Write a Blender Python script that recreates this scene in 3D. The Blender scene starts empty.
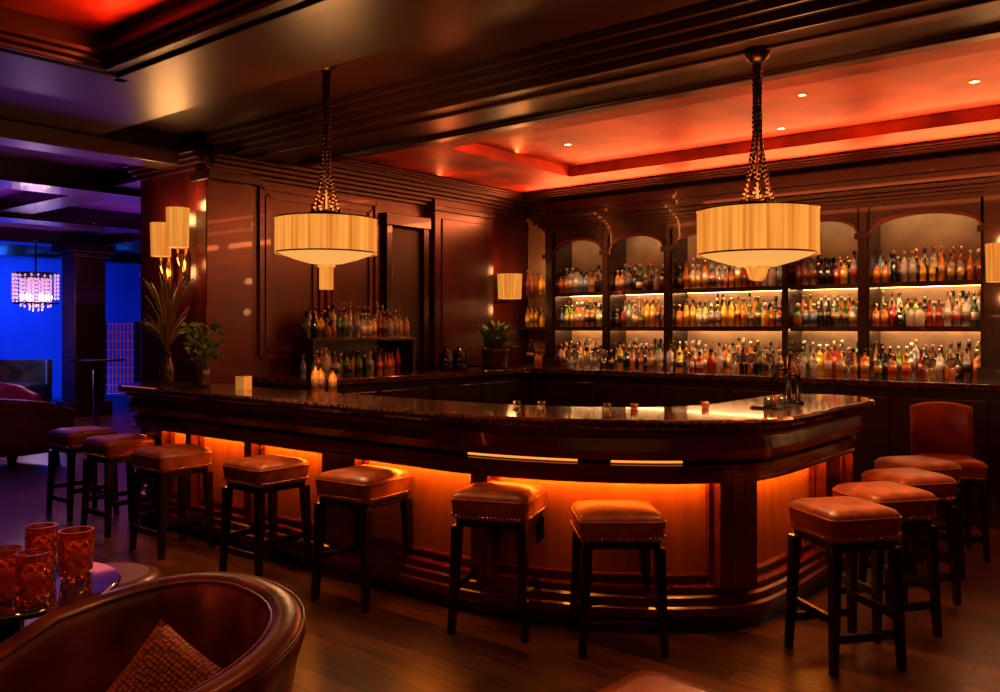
import bpy, bmesh, math, random
from mathutils import Vector, Matrix
random.seed(11)
S=bpy.context.scene
try:
    S.view_settings.view_transform='Standard'
    S.view_settings.look='None'
except Exception: pass
YAW=math.radians(39.42); C,Sn=math.cos(YAW),math.sin(YAW)
def plan(x,d): return (C*x-Sn*d, Sn*x+C*d)

# ---------------- materials ----------------
def nt(name):
    m=bpy.data.materials.new(name); m.use_nodes=True
    t=m.node_tree; b=t.nodes['Principled BSDF']; return m,t,b
def mat(name,col,rough=.5,metal=0,var=.25,scale=8,col2=None,bump=0,emis=None,es=0,trans=0,coat=0,stretch=None,spec=None):
    m,t,b=nt(name)
    tc=t.nodes.new('ShaderNodeTexCoord'); mp=t.nodes.new('ShaderNodeMapping'); n=t.nodes.new('ShaderNodeTexNoise')
    t.links.new(tc.outputs['Object'],mp.inputs[0]); t.links.new(mp.outputs[0],n.inputs[0])
    if stretch: mp.inputs['Scale'].default_value=stretch
    n.inputs['Scale'].default_value=scale; n.inputs['Detail'].default_value=5
    r=t.nodes.new('ShaderNodeValToRGB'); t.links.new(n.outputs[0],r.inputs[0])
    c2=col2 or tuple(c*(1-var) for c in col)
    r.color_ramp.elements[0].position=.35; r.color_ramp.elements[1].position=.65
    r.color_ramp.elements[0].color=(*c2,1); r.color_ramp.elements[1].color=(*col,1)
    t.links.new(r.outputs[0],b.inputs['Base Color'])
    b.inputs['Roughness'].default_value=rough; b.inputs['Metallic'].default_value=metal
    b.inputs['Transmission Weight'].default_value=trans; b.inputs['Coat Weight'].default_value=coat
    if spec is not None: b.inputs['Specular IOR Level'].default_value=spec
    if emis: b.inputs['Emission Color'].default_value=(*emis,1); b.inputs['Emission Strength'].default_value=es
    if bump:
        bp=t.nodes.new('ShaderNodeBump'); bp.inputs['Strength'].default_value=bump; bp.inputs['Distance'].default_value=.01
        t.links.new(n.outputs[0],bp.inputs['Height']); t.links.new(bp.outputs[0],b.inputs['Normal'])
    return m
darkwood=mat('dark_wood',(.024,.008,.005),.26,var=.5,scale=3,stretch=(1,1,6),coat=.25)
legwood=mat('leg_wood',(.008,.004,.003),.27,coat=.15)
ceilwood=mat('ceiling_wood',(.044,.012,.006),.34,var=.35,scale=2)
maroon=mat('maroon_panel',(.085,.009,.006),.28,var=.6,scale=2.5,stretch=(1,1,.3),spec=.5)
barwood=mat('bar_mahogany',(.12,.012,.007),.25,var=.4,scale=3,stretch=(1,1,5),coat=.2)
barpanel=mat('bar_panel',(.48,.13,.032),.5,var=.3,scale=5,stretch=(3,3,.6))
redceil=mat('red_ceiling_paint',(.62,.080,.028),.55,scale=1.7,col2=(.17,.012,.006),bump=.2,spec=.25)
plaster=mat('tan_plaster',(.32,.18,.09),.7,var=.4,scale=5,bump=.2)
cabback=mat('cabinet_back',(.26,.14,.065),.5,var=.4,scale=4)
granite=mat('black_granite',(.11,.045,.025),.09,scale=46,col2=(.005,.004,.005),coat=.3)
leather=mat('cognac_leather',(.36,.080,.018),.38,scale=14,col2=(.20,.038,.010),bump=.2,spec=.38)
leather_red=mat('oxblood_leather',(.25,.030,.013),.40,var=.4,scale=12,bump=.2,spec=.38)
leather_dk=mat('chocolate_leather',(.18,.036,.012),.32,scale=7,col2=(.06,.012,.006),bump=.35,spec=.5)
brass=mat('brass',(.75,.42,.13),.25,1)
bronze=mat('dark_bronze',(.07,.028,.012),.35,1)
blackmetal=mat('black_metal',(.02,.02,.022),.25,.8)
led=mat('amber_led',(1,.5,.1),.5,emis=(1,.29,.02),es=110)
ledslit=mat('amber_slit',(1,.5,.1),.5,emis=(1,.30,.04),es=1.3)
cabled=mat('cabinet_led',(1,.7,.4),.5,emis=(1,.60,.27),es=66)
cabled2=mat('cabinet_led_soft',(1,.7,.4),.5,emis=(1,.52,.19),es=24)
bulb=mat('downlight_glow',(1,.8,.5),.5,emis=(1,.75,.45),es=9)
diffuser=mat('lamp_diffuser',(.2,.10,.03),.6,emis=(1,.42,.09),es=.95)
bluewall=mat('blue_wall',(.05,.20,.90),.6,scale=.35,col2=(.02,.08,.6))
purpleceil=mat('lounge_ceiling',(.30,.10,.36),.5,var=.5,scale=1.2)
darkwall=mat('dark_wall',(.02,.009,.009),.5)
crystal=mat('crystal_glow',(.6,.45,.6),.3,emis=(.85,.42,.62),es=.75,scale=30)
leaf=mat('leaf_green',(.14,.22,.03),.45,scale=10)
grass=mat('dried_grass',(.28,.11,.035),.6)
petal=mat('flower_pink',(.5,.12,.10),.5)
ceramic=mat('dark_ceramic',(.07,.03,.02),.2)
goldbox=mat('gold_paper',(.7,.34,.09),.4,emis=(1,.38,.06),es=.3)
lattice=mat('pink_lattice_glow',(.5,.08,.25),.4,emis=(.7,.08,.35),es=.12)  # weak emission stands in for purple light falling on the screen
def shade_mat(name,n,st):
    m,t,b=nt(name); tc=t.nodes.new('ShaderNodeTexCoord'); w=t.nodes.new('ShaderNodeTexNoise'); mp=t.nodes.new('ShaderNodeMapping')
    mp.inputs['Scale'].default_value=(n,n,.6); t.links.new(tc.outputs['Object'],mp.inputs[0]); t.links.new(mp.outputs[0],w.inputs[0]); w.inputs['Scale'].default_value=1
    r=t.nodes.new('ShaderNodeValToRGB'); r.color_ramp.elements[0].color=(.66,.14,.012,1); r.color_ramp.elements[1].color=(1,.37,.055,1)
    r.color_ramp.elements[0].position=.3; r.color_ramp.elements[1].position=.62
    t.links.new(w.outputs[0],r.inputs[0]); t.links.new(r.outputs[0],b.inputs['Emission Color']); b.inputs['Base Color'].default_value=(.08,.03,.01,1)
    b.inputs['Emission Strength'].default_value=st; b.inputs['Roughness'].default_value=1; b.inputs['Specular IOR Level'].default_value=.05; return m
shade=shade_mat('pleated_shade',38,1.0)
sconceshade=shade_mat('sconce_shade',30,.85)
def plank():
    m,t,b=nt('wood_floor'); tc=t.nodes.new('ShaderNodeTexCoord'); mp=t.nodes.new('ShaderNodeMapping')
    br=t.nodes.new('ShaderNodeTexBrick'); t.links.new(tc.outputs['Object'],mp.inputs[0]); t.links.new(mp.outputs[0],br.inputs[0])
    br.inputs['Color1'].default_value=(.120,.040,.020,1); br.inputs['Color2'].default_value=(.030,.010,.006,1); br.inputs['Mortar'].default_value=(.003,.002,.001,1)
    br.inputs['Scale'].default_value=1; br.inputs['Brick Width'].default_value=1.6; br.inputs['Row Height'].default_value=.15; br.inputs['Mortar Size'].default_value=.006
    n=t.nodes.new('ShaderNodeTexNoise'); mp2=t.nodes.new('ShaderNodeMapping'); mp2.inputs['Scale'].default_value=(1.5,22,1); t.links.new(tc.outputs['Object'],mp2.inputs[0]); t.links.new(mp2.outputs[0],n.inputs[0]); n.inputs['Scale'].default_value=1.5; n.inputs['Detail'].default_value=6
    mx=t.nodes.new('ShaderNodeMixRGB'); mx.blend_type='MULTIPLY'; mx.inputs[0].default_value=.9
    r=t.nodes.new('ShaderNodeValToRGB'); r.color_ramp.elements[0].position=.3; r.color_ramp.elements[0].color=(.2,.2,.2,1); r.color_ramp.elements[1].position=.7; r.color_ramp.elements[1].color=(1.4,1.4,1.4,1)
    t.links.new(n.outputs[0],r.inputs[0]); t.links.new(br.outputs[0],mx.inputs[1]); t.links.new(r.outputs[0],mx.inputs[2]); t.links.new(mx.outputs[0],b.inputs['Base Color'])
    b.inputs['Roughness'].default_value=.30
    bp=t.nodes.new('ShaderNodeBump'); bp.inputs['Strength'].default_value=.25; bp.inputs['Distance'].default_value=.004; t.links.new(n.outputs[0],bp.inputs['Height']); t.links.new(bp.outputs[0],b.inputs['Normal'])
    return m
floorm=plank()
def weave():
    m,t,b=nt('woven_cushion'); tc=t.nodes.new('ShaderNodeTexCoord'); v=t.nodes.new('ShaderNodeTexVoronoi'); v.inputs['Scale'].default_value=85; v.inputs['Randomness'].default_value=.35
    t.links.new(tc.outputs['Object'],v.inputs[0]); r=t.nodes.new('ShaderNodeValToRGB'); r.color_ramp.elements[0].color=(.70,.20,.045,1); r.color_ramp.elements[1].color=(.13,.03,.010,1); r.color_ramp.elements[1].position=.65
    t.links.new(v.outputs['Distance'],r.inputs[0]); t.links.new(r.outputs[0],b.inputs['Base Color']); b.inputs['Roughness'].default_value=.65
    bp=t.nodes.new('ShaderNodeBump'); bp.inputs['Strength'].default_value=.7; bp.inputs['Distance'].default_value=.01; bp.invert=True; t.links.new(v.outputs['Distance'],bp.inputs['Height']); t.links.new(bp.outputs[0],b.inputs['Normal']); return m
weavem=weave()
ruby=mat('amber_crystal',(.95,.32,.10),.03,scale=25,col2=(.60,.05,.015),trans=.8)
liquor=mat('amber_cocktail_glow',(.45,.035,.008),.08,scale=30,col2=(.85,.18,.03),emis=(1,.12,.015),es=.07)  # weak emission put into the liquid so the tumblers glow
def glass(name,col,tr=.55,e=0):
    return mat(name,col,.06,var=.2,trans=tr,emis=col if e else None,es=e)
GL=[glass('clear_bottle',(.60,.58,.50),.6),glass('clear_bottle_b',(.82,.76,.62),.5),glass('amber_bottle',(.80,.28,.03),.35),glass('amber_bottle_b',(.34,.11,.02),.35),
    glass('green_bottle',(.08,.20,.03),.3),glass('dark_bottle',(.012,.010,.008),.05),glass('red_bottle',(.45,.03,.015),.3),glass('gold_bottle',(.95,.60,.06),.35),glass('blue_bottle',(.24,.34,.46),.4),glass('lime_bottle',(.40,.48,.06),.35)]
GW=[4,4,6,4,3,7,1,6,1,1]
PAL={0:[4,4,7,4,3,8,1,7,0,2],1:[4,5,5,3,3,4,1,8,1,4],2:[7,6,5,4,2,7,2,3,2,1]}
LB=[mat('label_cream',(.60,.44,.24),.6),mat('label_white',(.70,.64,.52),.6),mat('label_black',(.02,.015,.012),.4),mat('label_red',(.42,.04,.02),.5),mat('label_gold',(.62,.36,.06),.35,.5),mat('label_brown',(.16,.07,.03),.5),mat('label_blue',(.05,.09,.20),.5)]
CP=[blackmetal,brass,mat('cap_silver',(.6,.55,.45),.3,.9),mat('cap_dark_red',(.16,.02,.015),.4),mat('cap_cork',(.35,.2,.1),.7)]

# ---------------- mesh builder ----------------
class MB:
    def __init__(s): s.v=[];s.f=[];s.mi=[];s.sm=[];s.mats=[]
    def mid(s,m):
        if m not in s.mats: s.mats.append(m)
        return s.mats.index(m)
    def face(s,ix,m,sm=False): s.f.append(ix); s.mi.append(s.mid(m)); s.sm.append(sm)
    def add(s,pts): i=len(s.v); s.v+= [tuple(p) for p in pts]; return i
    def loft(s,rings,mats,sm=True,close=True,cap0=True,cap1=True,capm=None):
        n=len(rings[0]); b=s.add([p for r in rings for p in r])
        for k in range(len(rings)-1):
            m=mats[k] if isinstance(mats,list) else mats
            for i in range(n if close else n-1):
                j=(i+1)%n; s.face((b+k*n+i,b+k*n+j,b+(k+1)*n+j,b+(k+1)*n+i),m,sm)
        mm=mats if not isinstance(mats,list) else None
        if cap0: s.face(tuple(b+i for i in range(n))[::-1],mm or mats[0],False)
        if cap1: s.face(tuple(b+(len(rings)-1)*n+i for i in range(n)),capm or mm or mats[-1],False)
    def box(s,x0,x1,y0,y1,z0,z1,m):
        r=lambda z:[(x0,y0,z),(x1,y0,z),(x1,y1,z),(x0,y1,z)]
        s.loft([r(z0),r(z1)],m,False)
    def rbox(s,cx,cy,z0,z1,sx,sy,a,m):
        c,q=math.cos(a),math.sin(a)
        P=[(-sx/2,-sy/2),(sx/2,-sy/2),(sx/2,sy/2),(-sx/2,sy/2)]
        r=lambda z:[(cx+c*x-q*y,cy+q*x+c*y,z) for x,y in P]
        s.loft([r(z0),r(z1)],m,False)
    def leg(s,p0,p1,w0,w1,m):
        r=lambda p,w:[(p[0]-w/2,p[1]-w/2,p[2]),(p[0]+w/2,p[1]-w/2,p[2]),(p[0]+w/2,p[1]+w/2,p[2]),(p[0]-w/2,p[1]+w/2,p[2])]
        s.loft([r(p0,w0),r(p1,w1)],m,False)
    def beam(s,p0,p1,w,h,m):
        a,b=Vector(p0),Vector(p1); d=(b-a).normalized(); side=d.cross(Vector((0,0,1)))
        if side.length<1e-4: side=Vector((1,0,0))
        side.normalize(); up=side.cross(d)
        r=lambda p:[p-side*w/2-up*h/2,p+side*w/2-up*h/2,p+side*w/2+up*h/2,p-side*w/2+up*h/2]
        s.loft([r(a),r(b)],m,False)
    def lathe(s,prof,c,m,seg=16,sm=True,sq=None,cap0=True,cap1=True):
        rings=[]
        for r,z in prof:
            ring=[]
            for i in range(seg):
                a=2*math.pi*(i+.5)/seg; ring.append((c[0]+r*math.cos(a),c[1]+r*math.sin(a),c[2]+z))
            rings.append(ring)
        s.loft(rings,m,sm,cap0=cap0,cap1=cap1)
    def tube(s,pts,r,m,seg=6,close=False):
        P=[Vector(p) for p in pts]; rings=[]; n=len(P); up=Vector((0,0,1)); prev=None
        for i in range(n):
            if close: d=(P[(i+1)%n]-P[i-1])
            else: d=P[min(i+1,n-1)]-P[max(i-1,0)]
            d.normalize()
            if prev is None:
                a=d.cross(up)
                if a.length<.05: a=d.cross(Vector((1,0,0)))
            else: a=prev-d*prev.dot(d)
            a.normalize(); prev=a; b=d.cross(a)
            rr=r[i] if isinstance(r,list) else r
            rings.append([P[i]+a*rr*math.cos(2*math.pi*k/seg)+b*rr*math.sin(2*math.pi*k/seg) for k in range(seg)])
        if close: rings.append(rings[0])
        s.loft(rings,m,True,cap0=not close,cap1=not close)
    def ball(s,c,r,m,seg=8,rz=None):
        rz=rz or r; n=max(4,seg//2+1)
        prof=[(max(r*math.sin(math.pi*k/n),r*.02),-rz*math.cos(math.pi*k/n)) for k in range(n+1)]
        s.lathe(prof,c,m,seg)
    def obj(s,name,loc=(0,0,0),rot=0,bevel=0,scale=None,recalc=True):
        me=bpy.data.meshes.new(name); me.from_pydata(s.v,[],s.f)
        for m in s.mats: me.materials.append(m)
        for p,i,k in zip(me.polygons,s.mi,s.sm): p.material_index=i; p.use_smooth=k
        if recalc:
            bm=bmesh.new(); bm.from_mesh(me); bmesh.ops.recalc_face_normals(bm,faces=bm.faces); bm.to_mesh(me); bm.free()
        me.update(); o=bpy.data.objects.new(name,me); S.collection.objects.link(o); o.location=loc; o.rotation_euler[2]=rot
        if scale: o.scale=scale
        if bevel:
            b=o.modifiers.new('bevel','BEVEL'); b.width=bevel; b.segments=2; b.limit_method='ANGLE'; b.angle_limit=math.radians(40)
        return o
def boxobj(name,x0,x1,y0,y1,z0,z1,m,bevel=0):
    b=MB(); b.box(x0,x1,y0,y1,z0,z1,m); return b.obj(name,bevel=bevel)
def rsq(hx,hy,r,z,n=5,off=(0,0)):
    P=[]
    for cx,cy,a0 in((hx-r,hy-r,0),(-hx+r,hy-r,90),(-hx+r,-hy+r,180),(hx-r,-hy+r,270)):
        for k in range(n+1):
            a=math.radians(a0+90*k/n); P.append((off[0]+cx+r*math.cos(a),off[1]+cy+r*math.sin(a),z))
    return P
def place(o,x,d,phi=0,z=0):
    X,Y=plan(x,d); o.location=(X,Y,z); o.rotation_euler[2]=YAW+math.radians(phi); return o
def dup(o,name=None):
    n=bpy.data.objects.new(name or o.name.split('.')[0],o.data); S.collection.objects.link(n)
    return n
# ---------------- lights ----------------
def area(name,loc,tgt,sx,sy,p,col,spread=None):
    l=bpy.data.lights.new(name,'AREA'); l.shape='RECTANGLE'; l.size=sx; l.size_y=sy; l.energy=p; l.color=col
    if spread: l.spread=math.radians(spread)
    o=bpy.data.objects.new(name,l); S.collection.objects.link(o); o.location=loc
    o.rotation_euler=(Vector(tgt)-Vector(loc)).to_track_quat('-Z','Y').to_euler(); return o
def spot(name,loc,tgt,p,col,ang=60,blend=.6,r=.05):
    l=bpy.data.lights.new(name,'SPOT'); l.energy=p; l.color=col; l.spot_size=math.radians(ang); l.spot_blend=blend; l.shadow_soft_size=r
    o=bpy.data.objects.new(name,l); S.collection.objects.link(o); o.location=loc
    o.rotation_euler=(Vector(tgt)-Vector(loc)).to_track_quat('-Z','Y').to_euler(); return o
def point(name,loc,p,col,r=.08):
    l=bpy.data.lights.new(name,'POINT'); l.energy=p; l.color=col; l.shadow_soft_size=r
    o=bpy.data.objects.new(name,l); S.collection.objects.link(o); o.location=loc; return o

# ---------------- room shell ----------------
boxobj('floor',-19.2,5,-4.2,12.2,-.1,0,floorm)
boxobj('wall_back',-6.64,5,8.25,8.4,0,3.8,plaster)
boxobj('wall_right',4.85,5,-4,8.25,0,3.8,darkwall)
boxobj('wall_front',-19,5,-4.2,-4.05,0,3.8,darkwall)
boxobj('wall_lounge_far',-19.2,-19,-4,12.2,0,3.8,bluewall)
boxobj('wall_lounge_back',-19,-7.4,12,12.2,0,3.8,darkwall)
w=MB(); w.box(-7.38,-6.34,3.92,12,0,3.8,maroon)
for y0,y1 in((4.45,5.1),(5.18,5.78)):
    for e,wd in((0,.035),(.07,.015)):
        for a,b in(((y0+e,1.25+e),(y0+e,2.72-e)),((y1-e,1.25+e),(y1-e,2.72-e)),((y0+e,1.25+e),(y1-e,1.25+e)),((y0+e,2.72-e),(y1-e,2.72-e))):
            w.beam((-6.33,a[0],a[1]),(-6.33,b[0],b[1]),wd,.045,barwood)
w.obj('wall_left')
p=MB(); p.box(-6.34,-6.22,6.5,7.45,1.09,2.9,maroon); p.box(-6.23,-6.205,6.6,7.35,1.2,2.65,maroon)
p.box(-6.34,-6.2,6.48,7.47,2.72,2.78,darkwood); p.obj('trim_1',bevel=.008)
p=MB(); p.box(-6.42,-6.26,3.88,4.32,0,2.9,barwood); p.box(-7.42,-6.42,3.88,3.93,0,.22,darkwood)
p.box(-6.48,-6.2,3.86,4.36,2.7,2.78,darkwood); p.obj('trim_2',bevel=.008)
d=MB(); d.box(-6.34,-6.31,5.92,6.4,1.09,2.5,darkwall); 
for y in(5.86,6.38): d.box(-6.34,-6.26,y,y+.08,1.09,2.6,darkwood)
d.box(-6.34,-6.24,5.84,6.47,2.52,2.64,darkwood); d.obj('trim_6',bevel=.006)

# ---------------- ceiling ----------------
TN=4.72
c=MB(); W=ceilwood
c.box(-6.6,5,-4.2,8.4,3.7,3.8,darkwall)
c.box(-6.6,5,4.05,TN,2.92,3.7,W)
c.box(-6.6,5,3.1,4.05,3.08,3.7,W)
c.box(-6.6,5,2.3,3.1,2.95,3.7,W)
c.box(-6.6,-4.7,-4.2,2.3,2.95,3.7,W)
c.box(-6.6,-6.05,TN,8.25,2.95,3.7,W)
c.box(-6.05,5,7.75,8.25,2.95,3.7,W)
c.box(3.6,5,TN,7.75,2.95,3.7,W)
c.obj('ceiling')
t=MB(); t.box(-6.05,3.6,TN,7.75,3.13,3.6,redceil)
t.box(-6.05,3.6,TN,5.40,3.03,3.13,redceil); t.box(-6.05,3.6,7.2,7.75,3.03,3.13,redceil); t.box(-6.05,-5.0,5.40,7.2,3.03,3.13,redceil); t.box(3.1,3.6,5.40,7.2,3.03,3.13,redceil)
t.obj('ceiling_red_tray')
t=MB(); t.box(-4.7,5,-4.2,2.3,3.3,3.6,redceil)
t.box(-4.7,5,1.85,2.3,3.12,3.3,redceil); t.box(-4.7,-4.25,-4.2,1.85,3.12,3.3,redceil); t.box(-4.25,5,.75,.95,3.16,3.3,W)
t.obj('ceiling_front_tray')
def crown(m,x0,x1,y0,y1,dx,dy,z,n=4,s=.035,h=.03):
    for k in range(n):
        e=s*(n-k)
        m.box(min(x0,x0+dx*e) ,max(x1,x1+dx*e),min(y0,y0+dy*e),max(y1,y1+dy*e),z-h*(k+1),z-h*k,W)
k=MB()
crown(k,-6.05,5,TN-.10,TN,0,0,2.92,2,.03,.015)
crown(k,-6.05,-6.05,TN,7.75,1,0,3.02,3,.022,.02); crown(k,-6.05,3.6,7.75,7.75,0,-1,3.02,3,.022,.02)
crown(k,-6.3,5,4.05,4.05,0,-1,3.08,4,.045,.045); crown(k,-6.3,5,3.1,3.1,0,1,3.08,3,.03,.035)
crown(k,-6.3,5,4.2,4.30,0,0,2.92,1,.03,.02)
crown(k,-4.7,5,2.3,2.3,0,-1,3.0,3,.03,.03); crown(k,-4.7,-4.7,-4,2.3,1,0,3.0,3,.03,.03)
crown(k,-4.9,5,2.42,2.5,0,0,2.95,1,0,.02); crown(k,-4.92,-4.82,-4,2.5,0,0,2.95,1,0,.02)
k.obj('trim_3',bevel=.006)
k=MB(); crown(k,-6.34,-6.34,3.92,8.25,1,0,2.95,5,.045,.035); crown(k,-6.3,5,8.25,8.25,0,-1,2.95,5,.05,.035)
crown(k,-7.4,-6.3,3.92,3.92,0,-1,2.95,4,.04,.035); k.obj('trim_4',bevel=.006)
k=MB(); k.box(-6.75,-6.45,-4,3.75,2.82,2.95,W); k.box(-6.85,-6.6,-4,3.9,2.95,3.7,W); k.obj('trim_5',bevel=.01)
c=MB(); c.box(-19,-6.85,-4.2,12,3.15,3.3,purpleceil)
for x in(-9.2,-12.2,-15.4,-18.4): c.box(x-.25,x+.25,-4,12,2.92,3.15,darkwood)
for y in(-2,1.5,4.6,7.6,10.6): c.box(-19,-6.85,y-.2,y+.2,2.98,3.15,darkwood)
c.obj('ceiling_lounge')

dl=MB(); 
DL=[(-4.4,6.3,3.13),(-2.2,6.0,3.13),(-1.2,6.4,3.13),(-.5,6.1,3.13),(-2.7,6.9,3.13),(-8.3,5.6,3.15),(-10.4,6.4,3.15),(-10.6,3.2,3.15),(-13.6,5.8,3.15)]
for x,y,z in DL: dl.lathe([(.020,-.004),(.022,.0)],(x,y,z),bulb,12); dl.lathe([(.034,-.003),(.034,.0),(.024,0)],(x,y,z),brass,12)
dl.obj('recessed_downlights')

# ---------------- front bar ----------------
def catmull(P,n=6):
    out=[]
    for i in range(len(P)-1):
        p0=P[max(i-1,0)];p1=P[i];p2=P[i+1];p3=P[min(i+2,len(P)-1)]
        for k in range(n):
            t=k/n
            out.append(tuple(.5*((2*p1[a])+(-p0[a]+p2[a])*t+(2*p0[a]-5*p1[a]+4*p2[a]-p3[a])*t*t+(-p0[a]+3*p1[a]-3*p2[a]+p3[a])*t**3) for a in(0,1)))
    out.append(P[-1]); return out
outer=[(-6.74,3.84),(-6.74,3.62)]+[( -6.39+.35*math.cos(math.radians(a)),3.60+.35*math.sin(math.radians(a))) for a in range(190,270,12)]
outer+= [(x/10,3.25) for x in range(-63,-35,4)]
outer+= catmull([(-3.5,3.25),(-3.0,3.27),(-2.55,3.38),(-2.15,3.57),(-1.86,3.80),(-1.65,4.07),(-1.59,4.40),(-1.58,4.9),(-1.58,5.5)],5)
endc=[(-1.91+.33*math.cos(math.radians(a)),5.5+.32*math.sin(math.radians(a))) for a in range(12,180,14)]
inner=[(-2.24,5.45),(-2.24,4.7),(-2.30,4.42),(-2.45,4.2),(-2.68,4.04),(-2.95,3.94),(-3.3,3.87),(-3.8,3.84),(-6.0,3.84)]
foot=outer+endc+inner
def offs(poly,d,closed=True):
    out=[];n=len(poly)
    for i in range(n):
        if closed: a=Vector(poly[i-1]);b=Vector(poly[i]);c_=Vector(poly[(i+1)%n])
        else: a=Vector(poly[max(i-1,0)]);b=Vector(poly[i]);c_=Vector(poly[min(i+1,n-1)])
        e1=b-a; e2=c_-b
        if e1.length<1e-6: e1=e2
        if e2.length<1e-6: e2=e1
        n1=Vector((-e1.y,e1.x)).normalized(); n2=Vector((-e2.y,e2.x)).normalized()
        m_=(n1+n2); m_.normalize(); k=1/max(.5,m_.dot(n1)); out.append(tuple(b+m_*d*k))
    return out
def ring(d,z): return [(x,y,z) for x,y in offs(foot,d)]
bar=MB()
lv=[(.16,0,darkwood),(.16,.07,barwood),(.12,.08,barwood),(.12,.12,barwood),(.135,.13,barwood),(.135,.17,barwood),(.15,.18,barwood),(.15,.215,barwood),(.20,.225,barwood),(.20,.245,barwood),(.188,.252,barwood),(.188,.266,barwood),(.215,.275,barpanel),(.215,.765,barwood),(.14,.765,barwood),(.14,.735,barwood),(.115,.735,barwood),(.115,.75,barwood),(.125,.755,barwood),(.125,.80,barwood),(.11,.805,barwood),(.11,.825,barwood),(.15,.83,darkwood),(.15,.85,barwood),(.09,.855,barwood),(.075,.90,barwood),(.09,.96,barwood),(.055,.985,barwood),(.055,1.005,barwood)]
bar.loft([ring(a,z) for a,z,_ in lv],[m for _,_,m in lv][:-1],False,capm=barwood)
bar.loft([ring(a,z) for a,z in((.03,1.005),(.01,1.012),(.0,1.025),(.0,1.045),(.008,1.057),(.02,1.06))],granite,False,capm=granite)
op=outer+endc[:3]
def at(fn):
    i=min(range(1,len(op)-1),key=lambda i:fn(op[i])); a=Vector(op[i-1]); b=Vector(op[i+1]); t_=(b-a).normalized(); return Vector(op[i]),t_,math.atan2(t_.y,t_.x)
def stile(x,y,wd,proud=.125,dp=.12,bead=True):
    q,t_,ang=at(lambda p:(p[0]-x)**2+(p[1]-y)**2); nn=Vector((-t_.y,t_.x)); q=q+t_*((Vector((x,y))-q).dot(t_)); cc=q+nn*(proud+dp/2)
    bar.rbox(cc.x,cc.y,.21,.76,wd,dp,ang,barwood)
    if bead:
        c2=q+nn*(.188+.02); bar.rbox(c2.x,c2.y,.22,.745,wd+.05,.05,ang,barwood)
for x,y,wd in((-6.15,3.25,.22),(-5.68,3.25,.07),(-4.95,3.25,.08),(-4.03,3.25,.30),(-2.92,3.29,.10),(-1.58,5.15,.24),(-1.58,5.55,.06)): stile(x,y,wd)
for x,y,wd in((-1.75,3.94,.09),(-1.70,4.0,.09),(-1.66,4.06,.08)): stile(x,y,wd,.115,.12)
N=len(op)
def seg_path(o,z,a,b): 
    P=offs(op,o,False); return [(x,y,z) for x,y in P[a:b]]
bar.tube(seg_path(.178,.756,8,N-2),.007,led,6)
near=lambda x,y:min(range(N),key=lambda i:abs(op[i][0]-x)+abs(op[i][1]-y))
bar.tube(seg_path(.138,.84,near(-3.0,3.29),near(-2.3,3.5)),.006,ledslit,6)
bar.tube(seg_path(.138,.84,near(-2.25,3.53),near(-1.85,3.8)),.006,ledslit,6)
bar.obj('bar_counter')

# ---------------- back & left counters ----------------
b=MB(); b.box(-5.6,4.3,7.33,8.2,0,1.03,darkwood); b.box(-5.62,4.3,7.25,8.2,1.03,1.08,granite)
b.box(-6.32,-5.62,4.4,8.2,0,1.03,darkwood); b.box(-6.32,-5.52,4.38,8.2,1.03,1.08,granite)
x=-5.4
while x<3.6:
    b.box(x,x+.62,7.31,7.335,.15,.95,darkwood); x+=.7
y=4.5
while y<7: b.box(-5.61,-5.595,y,y+.6,.15,.95,darkwood); y+=.68
b.obj('back_counter',bevel=.006)

# ---------------- back bar cabinet ----------------
cab=MB(); XS=[-5.73,-4.99,-4.25,-3.04,-2.34,-1.36,-.95,.1,1.2,2.3]
yf,yb=7.86,8.22
cab.box(-5.78,2.35,8.19,8.245,1.08,2.9,cabback)
for i,x in enumerate(XS):
    wd=.05 if i not in(0,5,6) else .07
    if i==3: wd=.03
    cab.box(x-wd,x+wd,yf,yb,1.08,2.72,darkwood); cab.box(x-wd*.6,x+wd*.6,yf-.02,yf,1.2,2.5,darkwood)
    cab.box(x-wd-.02,x+wd+.02,yf-.03,yf+.05,1.08,1.18,darkwood); cab.box(x-wd-.02,x+wd+.02,yf-.03,yf+.05,2.28,2.33,darkwood)
cab.box(-1.40,-1.0,yf-.04,yb,1.08,2.72,darkwood)
cab.box(-5.8,2.37,yf-.01,yb,2.56,2.9,darkwood)
for j,(e,z0,z1) in enumerate(((.03,2.60,2.63),(.06,2.63,2.66),(.10,2.66,2.70),(.15,2.70,2.73),(.04,2.80,2.84))): cab.box(-5.8-e,2.37,yf-e,yf,z0,z1,darkwood)
ZS=[1.08,1.51,1.89]
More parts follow.
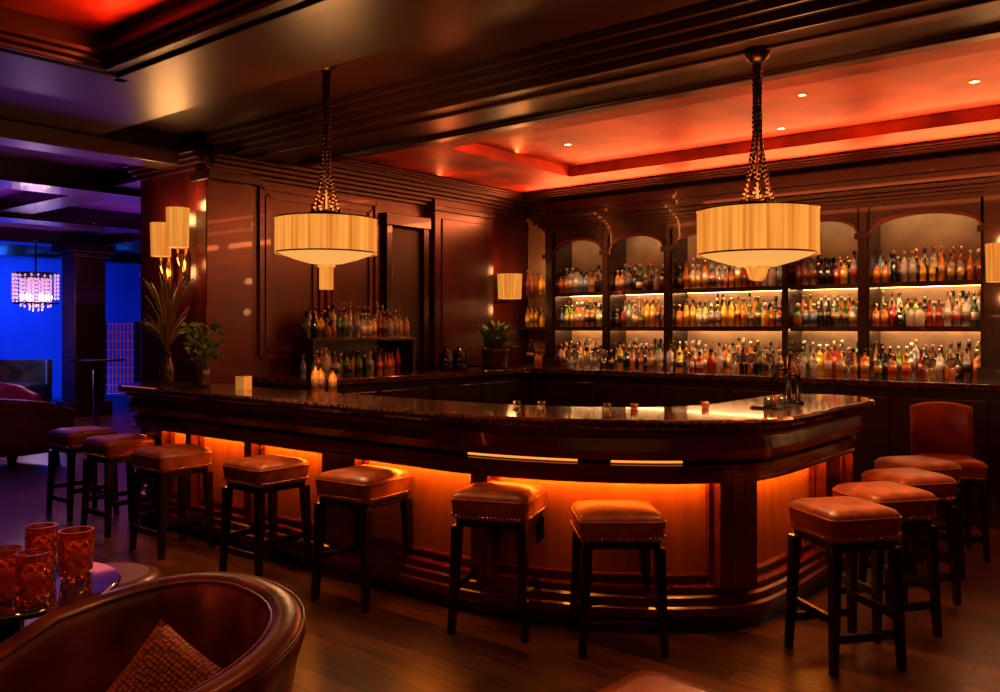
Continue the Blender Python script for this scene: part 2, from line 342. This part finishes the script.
for i in range(len(XS)-1):
    if i==5: continue
    x0,x1=XS[i]+.04,XS[i+1]-.04
    for z in ZS[1:]:
        cab.box(x0,x1,yf+.03,yb,z-.02,z,darkwood); cab.box(x0,x1,yf+.02,yf+.035,z-.04,z+.005,darkwood)
    for z in (1.49,1.87):
        cab.box(x0+.02,x1-.02,yf+.045,yf+.06,z-.012,z-.002,cabled)
        cab.box(x0+.02,x1-.02,yb-.06,yb-.05,z-.010,z-.002,cabled2)
    cab.box(x0+.02,x1-.02,yf+.05,yf+.062,2.545,2.555,cabled)
    n=14
    for k in range(n):
        a0=k/n*2-1;a1=(k+1)/n*2-1; xa=x0+(x1-x0)*(k/n); xb=x0+(x1-x0)*((k+1)/n)
        h=lambda a:2.30+.16*math.sqrt(max(0,1-a*a))
        r=lambda yy:[(xa,yy,h(a0)),(xb,yy,h(a1)),(xb,yy,2.6),(xa,yy,2.6)]
        cab.loft([r(yf),r(yf+.04)],darkwood,False)
        r=lambda yy:[(xa,yy,h(a0)),(xb,yy,h(a1)),(xb,yy,h(a1)+.03),(xa,yy,h(a0)+.03)]
        cab.loft([r(yf-.015),r(yf)],barwood,False)
cab.obj('back_bar_cabinet')
sh=MB()
for z in(1.51,1.89): sh.box(-6.32,-5.86,7.98,8.25,z-.03,z,darkwood)
sh.obj('wall_shelf')

def bottle(m,x,y,z,h,kind,g,l,cp,s=1):
    seg=8
    if kind==0:
        r=.036*s; pr=[(r*.92,0),(r,.01*h),(r,.22*h),(r*1.02,.22*h),(r*1.02,.48*h),(r,.48*h),(r,.62*h),(r*.75,.70*h),(r*.36,.76*h),(r*.34,.90*h),(r*.42,.90*h),(r*.42,h)]
        mm=[g,g,l,l,l,g,g,g,g,cp,cp]
    elif kind==1:
        r=.048*s; pr=[(r*.85,0),(r,.04*h),(r,.18*h),(r*1.01,.19*h),(r*1.01,.38*h),(r,.39*h),(r*.95,.5*h),(r*.5,.6*h),(r*.3,.64*h),(r*.3,.78*h),(r*.55,.79*h),(r*.5,.93*h),(r*.2,h)]
        mm=[g,g,l,l,l,g,g,g,g,cp,cp,cp]
    elif kind==2:
        r=.030*s; pr=[(r,0),(r,.02*h),(r,.30*h),(r*1.02,.30*h),(r*1.02,.44*h),(r,.44*h),(r*.95,.55*h),(r*.4,.74*h),(r*.34,.92*h),(r*.42,.92*h),(r*.42,h)]
        mm=[g,g,l,l,l,g,g,g,cp,cp]
    else:
        r=.042*s; pr=[(r,0),(r,.01*h),(r,.16*h),(r*1.02,.16*h),(r*1.02,.44*h),(r,.44*h),(r,.6*h),(r*.8,.66*h),(r*.32,.68*h),(r*.32,.82*h),(r*.45,.82*h),(r*.45,.95*h)]
        mm=[g,g,l,l,l,g,g,g,g,cp,cp]
        seg=4 if random.random()<.4 else 8
    m.lathe(pr,(x,y,z+.001),mm,seg)
def row(m,x0,y0,x1,y1,z,hmax=.32,gap=.070,jit=.010,s=.84,wts=None):
    L_=math.hypot(x1-x0,y1-y0); t_=.03; left=0
    while t_<L_-.02:
        if left<=0:
            g=random.choices(GL,wts or GW)[0]; l=random.choice(LB+[g]*6); cp=random.choice(CP); kd=random.choice([0,0,0,1,2,2,3,3]); hh=random.uniform(.62,1)*hmax; left=random.choice([1,1,2,2])
            if kd==1: hh*=.85
        left-=1
        if random.random()<.02: t_+=gap; continue
        bottle(m,x0+(x1-x0)*t_/L_+random.uniform(-jit,jit)*.5,y0+(y1-y0)*t_/L_+random.uniform(-jit,jit),z,hh,kd,g,l,cp,s)
        t_+=gap*random.uniform(.9,1.1)
bt=MB()
for i in range(len(XS)-1):
    if i==5: continue
    x0,x1=XS[i]+.05,XS[i+1]-.05
    for q,z in enumerate(ZS):
        row(bt,x0,7.96,x1,7.96,z,.31,wts=PAL[q]); row(bt,x0+.03,8.03,x1,8.03,z,.33,wts=PAL[q]); row(bt,x0,8.11,x1,8.11,z,.34,wts=PAL[q])
row(bt,-5.4,7.74,-1.5,7.74,1.08,.28,.11,.03,wts=PAL[0])
bt.obj('liquor_bottles')
bt=MB()
for z in ZS: row(bt,-6.25,8.08,-5.84,8.08,z,.31)
bt.obj('liquor_bottles')
r_=MB(); r_.box(-6.29,-6.0,4.75,6.0,1.38,1.41,darkwood); 
for y in(4.75,5.96): r_.box(-6.29,-6.0,y,y+.04,1.08,1.38,darkwood)
r_.box(-6.29,-6.26,4.79,5.96,1.08,1.38,darkwood); r_.obj('bottle_riser',bevel=.004)
bt=MB(); row(bt,-6.06,4.78,-6.06,5.98,1.41,.30,wts=PAL[2]); row(bt,-6.13,4.78,-6.13,5.98,1.41,.31,wts=PAL[2]); row(bt,-6.2,4.8,-6.2,5.98,1.41,.33); row(bt,-6.1,4.82,-6.1,5.93,1.08,.26,wts=PAL[2]); row(bt,-5.86,4.5,-5.86,5.6,1.08,.28,.12,wts=PAL[2])
bt.obj('liquor_bottles')
bt=MB()
for x,y,h in((-4.55,3.62,.22),(-4.47,3.70,.18),(-4.62,3.72,.20)): bottle(bt,x,y,1.06,h,0,random.choice([GL[2],GL[3],GL[4]]),LB[5],CP[0],.8)
bt.obj('liquor_bottles')

# ---------------- pendants ----------------
def pendant(X,Y,z0,z1,zc,fin):
    m=MB(); R=.300
    m.lathe([(R,z0),(R,z1),(R-.006,z1),(R-.006,z0)],(0,0,0),shade,48,cap0=False,cap1=False)
    for z in(z0,z1-.008): m.lathe([(R+.003,z),(R+.003,z+.008),(R-.01,z+.008),(R-.01,z)],(0,0,0),bronze,48,cap0=False,cap1=False)
    m.lathe([(.02,z0-.06),(.10,z0-.055),(.19,z0-.03),(.27,z0-.0),(.295,z0+.012)],(0,0,0),diffuser,32,cap1=False)
    if fin: m.lathe([(.02,z0-.21),(.042,z0-.21),(.042,z0-.08),(.055,z0-.075),(.055,z0-.065),(.02,z0-.06)],(0,0,0),shade,20)
    else: m.lathe([(.02,z0-.13),(.04,z0-.12),(.055,z0-.07),(.075,z0-.055),(.02,z0-.05)],(0,0,0),shade,20)
    m.lathe([(.085,z1+.02),(.085,z1+.035),(.02,z1+.05)],(0,0,0),bronze,20)
    for k in range(4):
        a=k*math.pi/2; m.beam((0,0,z1+.025),((R-.01)*math.cos(a),(R-.01)*math.sin(a),z1-.01),.012,.012,bronze)
    zt=zc-.04; zm=z1+.42
    for k in range(6):
        a=k*math.pi/3+.2; n=int((zt-z1)/.024)
        for j in range(n):
            z=zt-j*.024; f=0 if z>zm else ((zm-z)/(zm-z1))**1.5
            tw=a+z*5; rr=.018+.07*f; m.ball((rr*math.cos(tw),rr*math.sin(tw),z),.009,bronze,6,.013)
    m.tube([(0,0,z1+.03),(0,0,zt)],.006,bronze)
    m.lathe([(.03,zc-.05),(.06,zc-.02),(.065,zc)],(0,0,0),bronze,20)
    o=m.obj('pendant_lamp',(X,Y,0))
    l=bpy.data.lights.new('pendant_down','AREA'); l.shape='DISK'; l.size=.4; l.energy=20; l.color=(1,.46,.17); q=bpy.data.objects.new('pendant_down',l); S.collection.objects.link(q); q.location=(X,Y,z0-.23)
    area('pendant_up',(X,Y,z1+.06),(X,Y,z1+2),.3,.3,12,(1,.40,.12))
    return o
pendant(-4.07,3.32,1.94,2.15,3.08,True)
pendant(-1.78,4.23,1.87,2.10,2.90,False)

# ---------------- sconces ----------------
def sconce(X,Y,Z,nx,ny,w_=.09,h_=.30,arm=True,reach=.10):
    m=MB(); 
    m.lathe([(w_,-h_/2),(w_*1.08,h_/2),(w_*1.05,h_/2),(w_*.97,-h_/2)],(0,0,0),sconceshade,24,cap0=False,cap1=False)
    m.lathe([(w_*.97,-h_/2+.005),(w_*.97,-h_/2+.008)],(0,0,0),diffuser,24)
    m.beam((0,0,-h_/2-.03),(-nx*reach,-ny*reach,-h_/2-.04),.015,.02,bronze)
    if arm:
        m.tube([(0,0,-h_/2),(0,0,-h_/2-.08),(-nx*.03,-ny*.03,-h_/2-.18),(-nx*.09,-ny*.09,-h_/2-.3)],[.012,.01,.009,.006],brass)
        m.lathe([(.01,-h_/2-.34),(.03,-h_/2-.28),(.035,-h_/2-.05),(.01,-h_/2)],(-nx*.08,-ny*.08,0),brass,12)
    m.obj('sconce_lamp',(X,Y,Z)); point('sconce_light',(X,Y,Z+h_/2+.04),7,(1,.42,.13),.06); point('sconce_light',(X+nx*.03,Y+ny*.03,Z-h_/2-.12),4,(1,.40,.13),.05)
sconce(-6.45,3.74,2.31,0,-1,.085,.32); sconce(-6.80,3.79,2.24,0,-1,.08,.28)
sconce(-6.12,7.62,1.97,1,0,.13,.28,False,.21)
sconce(-1.27,7.69,2.01,0,-1,.09,.30,False,.12)

# ---------------- stools ----------------
def stool_mesh(name,lm,hz=.70,hw=.20,back=False):
    m=MB(); zb=hz-.14
    L_=[(hw-.014,zb),(hw-.004,zb+.01),(hw,zb+.05),(hw+.006,zb+.09),(hw+.002,zb+.112),(hw-.012,zb+.128),(hw-.045,zb+.139),(hw-.10,zb+.145),(hw-.15,zb+.147)]
    m.loft([rsq(h,h,max(.03,.042 if k<5 else .048),z) for k,(h,z) in enumerate(L_)],lm,True)
    m.loft([rsq(hw-.02,hw-.02,.02,zb-.035),rsq(hw-.02,hw-.02,.02,zb+.003)],legwood,False)
    m.tube([(x,y,zb+.100) for x,y,_ in rsq(hw+.006,hw+.006,.045,0,4)],.005,lm,5,True)
    for sx,sy,dx,dy in((-1,-1,1,0),(1,-1,0,1),(1,1,-1,0),(-1,1,0,-1)):
        for k in range(17):
            t_=.035+(2*hw-.07)*k/16; m.ball((sx*hw+dx*t_+ (0.003*sx if dy else 0),sy*hw+dy*t_+(0.003*sy if dx else 0),zb+.020),.0080,brass,6)
    t=hw-.03; b=hw-.012
    for sx in(-1,1):
        for sy in(-1,1):
            m.leg((sx*t,sy*t,zb-.03),(sx*(t+b)/2*1.0,sy*(t+b)/2,.3),.052,.044,legwood); m.leg((sx*(t+b)/2,sy*(t+b)/2,.3),(sx*(b+.006),sy*(b+.006),0),.044,.034,legwood)
    q=b-.010
    for z,a_ in((.15,1),(.23,0)):
        for s_ in(-1,1):
            if a_: m.beam((-q,s_*q,z),(q,s_*q,z),.026,.036,legwood)
            else: m.beam((s_*q,-q,z),(s_*q,q,z),.026,.036,legwood)
    if back:
        n=12; rings=[]
        for k in range(n+1):
            a=-1+2*k/n; x=a*.215; y0=hw-.03-.07*a*a; yy=lambda z:y0+(z-zb)*.12
            zt=hz+.38-.03*a*a; z0=hz-.01
            rings.append([(x,yy(z0)+.02,z0),(x,yy(z0)-.02,z0),(x,yy(zt)-.025,zt-.02),(x,yy(zt),zt),(x,yy(zt)+.03,zt-.02)])
        m.loft(rings,leather_red,True)
    return m.obj(name,bevel=0)
S0=stool_mesh('bar_stool',leather,.70,.205)
SR=stool_mesh('bar_stool',leather_red,.70,.205)
first={}
def put(x,d,phi,src=S0,zs=1,s=1):
    if src.name in first: o=dup(src,'bar_stool')
    else: o=src; first[src.name]=1
    place(o,x,d,phi); o.scale=(s,s,zs); return o
B=-39.4
put(.557,4.12,2,zs=.93,s=.95)
put(0.0,4.36,-18,zs=1.0,s=.95)
put(-.76,4.82,-34,zs=1.01,s=.95)
put(-1.435,5.3,B,zs=1.0,s=.93)
put(-2.22,5.85,B,zs=.99,s=.93)
put(-2.84,6.45,B,SR,zs=.99,s=.93)
put(-3.36,6.95,B,SR,zs=.99,s=.93)
put(1.56,3.92,14,zs=1.01,s=.86)
put(1.92,4.32,14,zs=1.01,s=.86)
put(2.27,4.80,14,zs=1.0,s=.86)
put(2.55,5.28,14,zs=1.0,s=.86)
bc=stool_mesh('bar_chair',leather_red,.70,.21,True); place(bc,2.98,5.75,-12); bc.scale=(.9,.9,.92)

# ---------------- tub armchair ----------------
def tub(name,lm,hb=.80,ha=.60,W_=.40,D0=-.36):
    m=MB(); path=[]; n=22
    for k in range(5): path.append((-W_,D0+(.02-D0)*k/5,0,k/5*.25))
    for k in range(n+1):
        a=math.pi-math.pi*k/n; ca,sa=math.cos(a),math.sin(a)
        e=.82; path.append((W_*math.copysign(abs(ca)**e,ca),.02+W_*abs(sa)**e,0,.25+.5*k/n))
    for k in range(1,6): path.append((W_,.02+(D0-.02)*k/5,0,.75+.25*k/5))
    rings=[]; N_=len(path)
    for i,(x,y,_,s) in enumerate(path):
        a=Vector(path[max(i-1,0)][:2]); b=Vector(path[min(i+1,N_-1)][:2]); t_=(b-a).normalized(); o=Vector((-t_.y,t_.x))
        f=math.sin(math.pi*min(1,max(0,s)))**1.5; h=ha+(hb-ha)*f; th=.045; fl=.05+.05*f
        def P(u,z,lean): q=Vector((x,y))+o*(u+lean*fl); return (q.x,q.y,z)
        sec=[P(th,.14,-.6),P(th+.012,.3,0),P(th+.008,h-.10,.8),P(th+.014,h-.05,.95),P(th,h-.012,1.05),P(.02,h,1.05),P(-.02,h,1.05),P(-th,h-.014,1.0),P(-th-.01,h-.05,.9),P(-th,h-.12,.7),P(-th-.015,.42,0),P(-th,.14,-.3)]
        rings.append(sec)
    m.loft(rings,lm,True)
    for idx in(4,7): m.tube([r[idx] for r in rings],.006,lm,6)
    m.loft([rsq(W_-.05,.36,.09,z,5,(0,-.02)) for z in(.14,.30)],lm,True)
    cs=[(.0,.30),(.012,.32),(.015,.38),(.0,.425),(-.03,.445),(-.10,.458),(-.2,.462)]
    m.loft([rsq(W_-.075+e,.34+e,.09,z,5,(0,-.05)) for e,z in cs],lm,True)
    for sx in(-1,1):
        for y in(-.28,.30): m.leg((sx*(W_-.10),y,.15),(sx*(W_-.08),y*1.05,0),.05,.03,legwood)
    return m.obj(name)
A0=tub('leather_armchair',leather_dk,.82,.60); place(A0,-1.0,2.13,-48); A0.scale=(.86,.86,.95)
def pillow(name,m_,hw=.14,th=.06):
    m=MB(); N2=12; grid={}
    for s in(1,-1):
        for i in range(N2+1):
            for j in range(N2+1):
                u=-1+2*i/N2; v=-1+2*j/N2; e=(1-u**4)*(1-v**4)
                X=u*hw*(1-.06*(1-v*v)*abs(u)**3); Z=v*hw*(1-.06*(1-u*u)*abs(v)**3)
                if s==-1 and (i in(0,N2) or j in(0,N2)): grid[s,i,j]=grid[1,i,j]
                else: grid[s,i,j]=m.add([(X,s*th*math.sqrt(max(e,0))**.9,Z)])
    for s in(1,-1):
        for i in range(N2):
            for j in range(N2): m.face((grid[s,i,j],grid[s,i+1,j],grid[s,i+1,j+1],grid[s,i,j+1]),m_,True)
    return m.obj(name)
pl=pillow('throw_pillow',weavem); X,Y=plan(-.815,2.10); pl.location=(X,Y,.59); pl.rotation_euler=(math.radians(-28),math.radians(32),YAW+math.radians(-12))
o=MB(); o.loft([rsq(.27+e,.27+e,.06,z) for e,z in((-.02,.12),(0,.14),(.0,.38),(.0,.42),(-.02,.445),(-.07,.455))],leather_dk,True)
for sx in(-1,1):
    for sy in(-1,1): o.leg((sx*.2,sy*.2,.13),(sx*.21,sy*.21,0),.05,.035,legwood)
place(o.obj('leather_ottoman'),.46,2.33,48)
o=MB(); o.lathe([(.19,0),(.2,.02),(.2,.36),(.215,.38),(.235,.40),(.24,.45),(.225,.485),(.18,.50)],(0,0,0),leather_dk,28); place(o.obj('round_pouf'),-1.62,3.50,0)
glossy=mat('lacquer_top',(.010,.014,.05),.05,coat=1)
o=MB(); o.lathe([(.30,.655),(.315,.66),(.318,.672),(.312,.68)],(0,0,0),glossy,48); o.lathe([(.2,0),(.2,.02),(.06,.05),(.035,.1),(.035,.6),(.1,.64),(.28,.655)],(0,0,0),blackmetal,28); place(o.obj('side_table'),-1.55,2.74)
def tumbler(x,d,h=.155,r=.052):
    m=MB(); n=10; K=6; rings=[]
    for k in range(K+1):
        z=.012+(h*.80-.012)*k/K; R=r*(.86+.14*k/K); ring=[]
        for i in range(2*n):
            a=math.pi*i/n; out=((i+k)%2==0); rr=R*(1.08 if out else .92); ring.append((rr*math.cos(a),rr*math.sin(a),z))
        rings.append(ring)
    full=lambda R,z:[(R*math.cos(math.pi*i/n),R*math.sin(math.pi*i/n),z) for i in range(2*n)]
    rings=[full(r*.8,0)]+rings+[full(r*1.0,h*.84),full(r*1.03,h),full(r*.95,h),full(r*.86,h*.5),full(r*.70,.02)]
    nn=2*n; base=m.add([p for q in rings for p in q])
    for k in range(len(rings)-1):
        for i in range(nn):
            j=(i+1)%nn; A,B_,C_,D=base+k*nn+i,base+k*nn+j,base+(k+1)*nn+j,base+(k+1)*nn+i
            if (i+k)%2: m.face((A,B_,C_),ruby); m.face((A,C_,D),ruby)
            else: m.face((A,B_,D),ruby); m.face((B_,C_,D),ruby)
    m.face(tuple(base+i for i in range(nn))[::-1],ruby); m.face(tuple(base+(len(rings)-1)*nn+i for i in range(nn)),ruby)
    m.lathe([(r*.66,.024),(r*.80,h*.45),(r*.82,h*.62),(.005,h*.62)],(0,0,0),liquor,20)
    place(m.obj('cocktail_tumbler'),x,d,0,.6805)
tumbler(-1.385,2.82,.16); tumbler(-1.395,2.58,.15,.046); tumbler(-1.505,2.62,.15,.046); tumbler(-1.52,2.86,.165,.046)
X,Y=plan(-1.35,2.6); spot('downlight',(X,Y,2.9),(X-.05,Y+.05,.7),26,(1,.48,.16),26,.8)

# ---------------- bar-top items ----------------
def vase_grass():
    m=MB(); m.lathe([(.04,0),(.055,.03),(.06,.12),(.035,.2),(.03,.24),(.04,.25)],(0,0,0),ceramic,18)
    for k in range(75):
        a=random.uniform(0,6.28); s_=random.uniform(.05,.27); h=random.uniform(.45,.95)
        pts=[(s_*f**2*math.cos(a),min(.2,s_*f**2*math.sin(a)),.22+(h-.22)*f-.12*s_*f**4) for f in(0,.3,.6,.85,1)]
        m.tube(pts,[.003,.003,.0028,.008 if k%3==0 else .003,.001],grass if k%3 else leaf,4)
    return m.obj('grass_arrangement',(-6.33,3.58,1.06))
vase_grass()
m=MB(); m.lathe([(.05,0),(.06,.02),(.055,.12),(.045,.15)],(0,0,0),ceramic,18)
for k in range(100):
    a=random.uniform(0,6.28); s_=random.uniform(.02,.13); h=random.uniform(.2,.47)
    top=(s_*math.cos(a),s_*math.sin(a),h); m.tube([(0,0,.12),(top[0]*.4,top[1]*.4,h*.7),top],.002,leaf,4)
    if k%8==0: m.ball(top,.015,petal,6)
    else:
        for q in range(3):
            b_=a+random.uniform(-1,1); i_=m.add([top,(top[0]+.03*math.cos(b_),top[1]+.03*math.sin(b_),h+.02),(top[0]+.05*math.cos(b_+.3),top[1]+.05*math.sin(b_+.3),h),(top[0]+.03*math.cos(b_+.6),top[1]+.03*math.sin(b_+.6),h-.012)]); m.face((i_,i_+1,i_+2,i_+3),leaf)
m.obj('flower_vase',(-5.85,3.6,1.06),recalc=False)
spot('downlight',(-5.7,3.3,2.88),(-6.05,3.6,1.4),20,(1,.55,.25),34,.8)  # fill spot added to brighten the plants on the bar end
m=MB(); m.lathe([(.10,0),(.13,.02),(.14,.18),(.15,.20),(.13,.20),(.12,.17)],(0,0,0),ceramic,20)
for k in range(200):
    a=random.uniform(0,6.28); s_=random.uniform(.08,.36); h=random.uniform(.28,.54); z=h-.2*s_
    b_=a+1.57; w_=.022
    p0=(0,0,.17); p1=(s_*.5*math.cos(a),s_*.5*math.sin(a),h*.85); p2=(s_*math.cos(a),s_*math.sin(a),z)
    ax=(w_*math.cos(b_),w_*math.sin(b_)); i_=m.add([p0,(p1[0]+ax[0],p1[1]+ax[1],p1[2]),p2,(p1[0]-ax[0],p1[1]-ax[1],p1[2])]); m.face((i_,i_+1,i_+2,i_+3),leaf)
m.obj('potted_plant',(-5.80,6.98,1.08),recalc=False); spot('downlight',(-5.4,6.6,2.88),(-5.80,6.98,1.4),46,(1,.6,.28),26,.8)  # added fill spot that lifts the leaves, not a known fitting
m=MB(); m.box(-.05,.05,-.035,.035,0,.10,goldbox); m.box(-.052,.052,-.037,.037,.098,.106,brass); m.obj('candle_box',(-5.30,3.58,1.06),bevel=.003)
for x,y in((-5.95,6.38),(-5.92,6.55)):
    m=MB(); m.lathe([(.07,0),(.075,.01),(.075,.17),(.06,.19),(.03,.20),(.02,.23)],(0,0,0),GL[5],16); m.obj('glass_canister',(x,y,1.08))
m=MB(); m.lathe([(.05,0),(.05,.015),(.018,.03),(.016,.22),(.02,.25)],(0,0,0),blackmetal,14); m.tube([(0,0,.22),(.0,-.03,.25),(0,-.09,.24),(0,-.11,.19)],.011,blackmetal,8); m.tube([(0,.0,.24),(0,.01,.34)],[.008,.014],blackmetal,8); m.ball((0,.01,.35),.018,blackmetal); 
m.lathe([(.04,0),(.04,.012),(.015,.03),(.014,.20),(.018,.22)],(.10,0,0),blackmetal,14); m.tube([(.10,0,.2),(.10,-.08,.21),(.10,-.1,.17)],.01,blackmetal,8)
m.obj('beer_tap',(-1.93,5.05,1.06),rot=-.6,scale=(.9,.9,.8))
clear=mat('clear_glass',(.8,.7,.6),.02,trans=.95)
m=MB()
for k in range(14):
    x=random.uniform(-5.3,-1.2); y=random.uniform(7.4,7.6)
    m.lathe([(.03,0),(.004,.006),(.004,.08),(.03,.10),(.038,.14),(.032,.19),(.031,.19),(.036,.14),(.005,.1)],(x,y,1.081),clear,12,cap1=False)
m.obj('wine_glasses')
m=MB()
for x,y in((-3.0,3.80),(-2.86,3.84),(-2.52,3.98),(-2.40,4.06),(-2.15,4.4)):
    m.lathe([(.018,0),(.020,.003),(.023,.032),(.0215,.032),(.018,.008),(.004,.008)],(x,y,1.061),ruby if x>-2.45 else clear,12,cap1=False)
m.obj('shot_glasses')
m=MB(); m.box(-.12,.12,-.08,.08,0,.012,blackmetal); 
for k in range(3): m.lathe([(.026,.012),(.028,.06),(.026,.06),(.022,.018)],(-.07+k*.065,random.uniform(-.03,.03),0),ruby if k%2 else clear,10)
m.obj('serving_tray',(-1.86,4.65,1.06),rot=1.5)

# ---------------- lounge ----------------
m=MB(); m.box(-.34,.34,-.34,.34,0,.25,darkwood); m.box(-.26,.26,-.26,.26,.25,2.7,darkwood); m.box(-.32,.32,-.32,.32,2.7,2.78,darkwood); m.box(-.38,.38,-.38,.38,2.78,2.92,darkwood); m.obj('column',(-15.0,6.94,0),bevel=.015)
m=MB()
for R,zz in((.33,.26),(.33,-.22),(.22,.20)): m.tube([(R*math.cos(k*math.pi/10),R*math.sin(k*math.pi/10),zz) for k in range(20)],.014,blackmetal,5,True)
for R,n_,zt_,zb_ in((.33,22,.25,-.22),(.22,14,.19,-.30),(.10,8,.19,-.36)):
    for k in range(n_):
        a=2*math.pi*k/n_; z=zt_-random.uniform(0,.04)
        while z>zb_+.03: m.ball((R*math.cos(a),R*math.sin(a),z),.017,crystal,6,.026); z-=.062
for k in range(6):
    a=k*math.pi/3; m.beam((0,0,.26),(.33*math.cos(a),.33*math.sin(a),.26),.015,.015,blackmetal); m.ball((.2*math.cos(a),.2*math.sin(a),-.12),.04,bulb,8,.06)
m.tube([(0,0,.24),(0,0,.80)],.015,blackmetal); m.lathe([(.08,.80),(.06,.78),(.02,.76)],(0,0,0),blackmetal,10); m.obj('crystal_chandelier',(-14.7,6.03,2.12)); point('chandelier_light',(-14.7,6.03,1.6),20,(.9,.5,.9),.1)
LC=tub('lounge_chair',leather_red,.78,.6)
for i,(x,d,ph) in enumerate(((-5.35,9.5,160),(-6.75,11.4,70),(-7.7,12.4,200),(-4.95,13.4,-40))):
    o=LC if i==0 else dup(LC,'lounge_chair'); place(o,x,d,ph)
def table(x,d,r,h,n='cocktail_table'):
    m=MB(); m.lathe([(r*.98,h-.03),(r,h-.02),(r,h)],(0,0,0),glossy,28); m.lathe([(r*.55,0),(r*.55,.02),(.04,.05),(.04,h-.03)],(0,0,0),blackmetal,16); place(m.obj(n),x,d)
table(-5.9,12.6,.4,1.05,'high_table')
m=MB()
for k in range(3):
    for j in range(9): m.beam((-.9+k*.62,0,.3+j*.16),(-.9+k*.62+.56,0,.3+j*.16),.015,.015,lattice); m.beam((-.9+k*.62+j*.07,0,.3),(-.9+k*.62+j*.07,0,1.58),.015,.015,lattice)
    for x in(-.9+k*.62,-.9+k*.62+.56): m.box(x-.02,x+.02,-.02,.02,0,1.62,darkwood)
place(m.obj('lattice_screen'),-6.95,15.8,0)
m=MB(); m.box(-.9,.9,-.4,.4,.1,.42,darkwood); m.box(-.9,.9,.2,.42,.42,.9,leather_dk); m.box(-.88,.88,-.42,.2,.42,.5,leather_dk); place(m.obj('banquette_sofa',bevel=.03),-9.4,16.0,0)

# ---------------- lights ----------------
WARM=(1,.48,.18); RC=(1,.17,.04)
area('cove_back',(-1.2,7.64,2.985),(-1.2,6.2,3.13),9.4,.05,24,RC)
area('cove_near',(-1.2,TN+.03,2.95),(-1.2,6.2,3.13),9.4,.05,20,RC)
area('cove_left',(-5.96,6.3,2.985),(-5.0,6.3,3.13),.05,2.6,12,RC)
area('cove_inner',(-.95,5.43,3.07),(-.95,6.4,3.13),7.9,.04,22,RC)
area('cove_inner',(-.95,7.17,3.07),(-.95,6.2,3.13),7.9,.04,22,RC)
area('cove_inner',(-4.97,6.3,3.07),(-4.2,6.3,3.13),.04,1.6,10,(1,.25,.05))
for x in(-5.0,-3.2,-1.4,.4): area('red_tray_fill',(x,7.75,2.78),(x,6.2,3.1),1.5,.08,26,(1,.20,.055))  # fill lights added to brighten the red tray, no lamps known up here
area('cove_front',(-4.6,-.5,3.0),(-4.0,-.5,3.3),.06,5,34,(1,.09,.02))
area('cove_front',(-.5,2.2,3.0),(-.5,1.5,3.3),8,.06,46,(1,.09,.02))
for x,y,p in((-2.6,3.0,36),(-3.3,2.85,36),(-4.3,2.85,34),(-5.4,2.85,30),(-6.2,2.8,22),(-1.3,4.0,36),(-1.1,4.7,36)):
    spot('downlight',(x,y-.1,2.86),(x,y,0),p,(1,.42,.13),52,.9,.06)
for x in(-6,-4.6,-3.2): spot('downlight',(x,3.6,2.88),(x,3.6,0),14,WARM,60,.9)
for x in(-5,-3.6,-2.2,-.8,.6): spot('downlight',(x,7.35,2.88),(x,7.95,1.3),46,(1,.56,.25),75,.8)
for y in(4.1,4.9): spot('downlight',(-5.9,y,2.88),(-6.3,y,1.6),30,(1,.34,.11),50,.9)
for y in(5.4,6.9): spot('downlight',(-5.8,y,2.88),(-6.1,y,1.2),24,(1,.48,.2),40,.9)
spot('downlight',(-6.0,7.6,2.88),(-6.05,8.2,1.5),44,(1,.52,.22),60,.9)  # fill spot added so the plaster strip by the sconce reads lit
X,Y=plan(-.7,2.7); spot('downlight',(X,Y,2.9),(X-.2,Y,0),34,(1,.42,.13),65,.9)
X,Y=plan(.5,3.0); spot('downlight',(X,Y,2.9),(X,Y,0),22,(1,.42,.15),60,.9)
X,Y=plan(-1.6,3.8); spot('downlight',(X,Y,2.88),(X,Y,0),18,(1,.42,.15),65,.9)
area('ambient_bounce',(-1,1.0,2.9),(-3,3,0),3,3,8,(1,.34,.13))
area('lounge_blue',(-17.2,7,2.8),(-19,7.5,1.4),.3,9,230,(.015,.14,1))
area('lounge_blue',(-17.6,8,.1),(-19,8,1.6),.3,9,50,(.015,.14,1))
area('lounge_purple',(-12,5.5,1.9),(-12,5.5,3.2),5,5,60,(.50,.09,.85))
area('lounge_violet',(-11,3.5,2.85),(-11.0,3.5,0),3,3,80,(.16,.06,1),130)
area('lounge_red',(-12,6,2.85),(-12,6,0),3,3,42,(1,.15,.12))

wd=bpy.data.worlds.new('w'); S.world=wd; wd.use_nodes=True; wd.node_tree.nodes['Background'].inputs[0].default_value=(.02,.008,.006,1); wd.node_tree.nodes['Background'].inputs[1].default_value=.3
cam=bpy.data.cameras.new('camera'); co=bpy.data.objects.new('camera',cam); S.collection.objects.link(co)
co.location=(0,0,1.5); co.rotation_euler=(math.radians(90),0,YAW); cam.lens=31.07; cam.sensor_width=36; cam.shift_y=-.018; cam.clip_end=100
S.camera=co
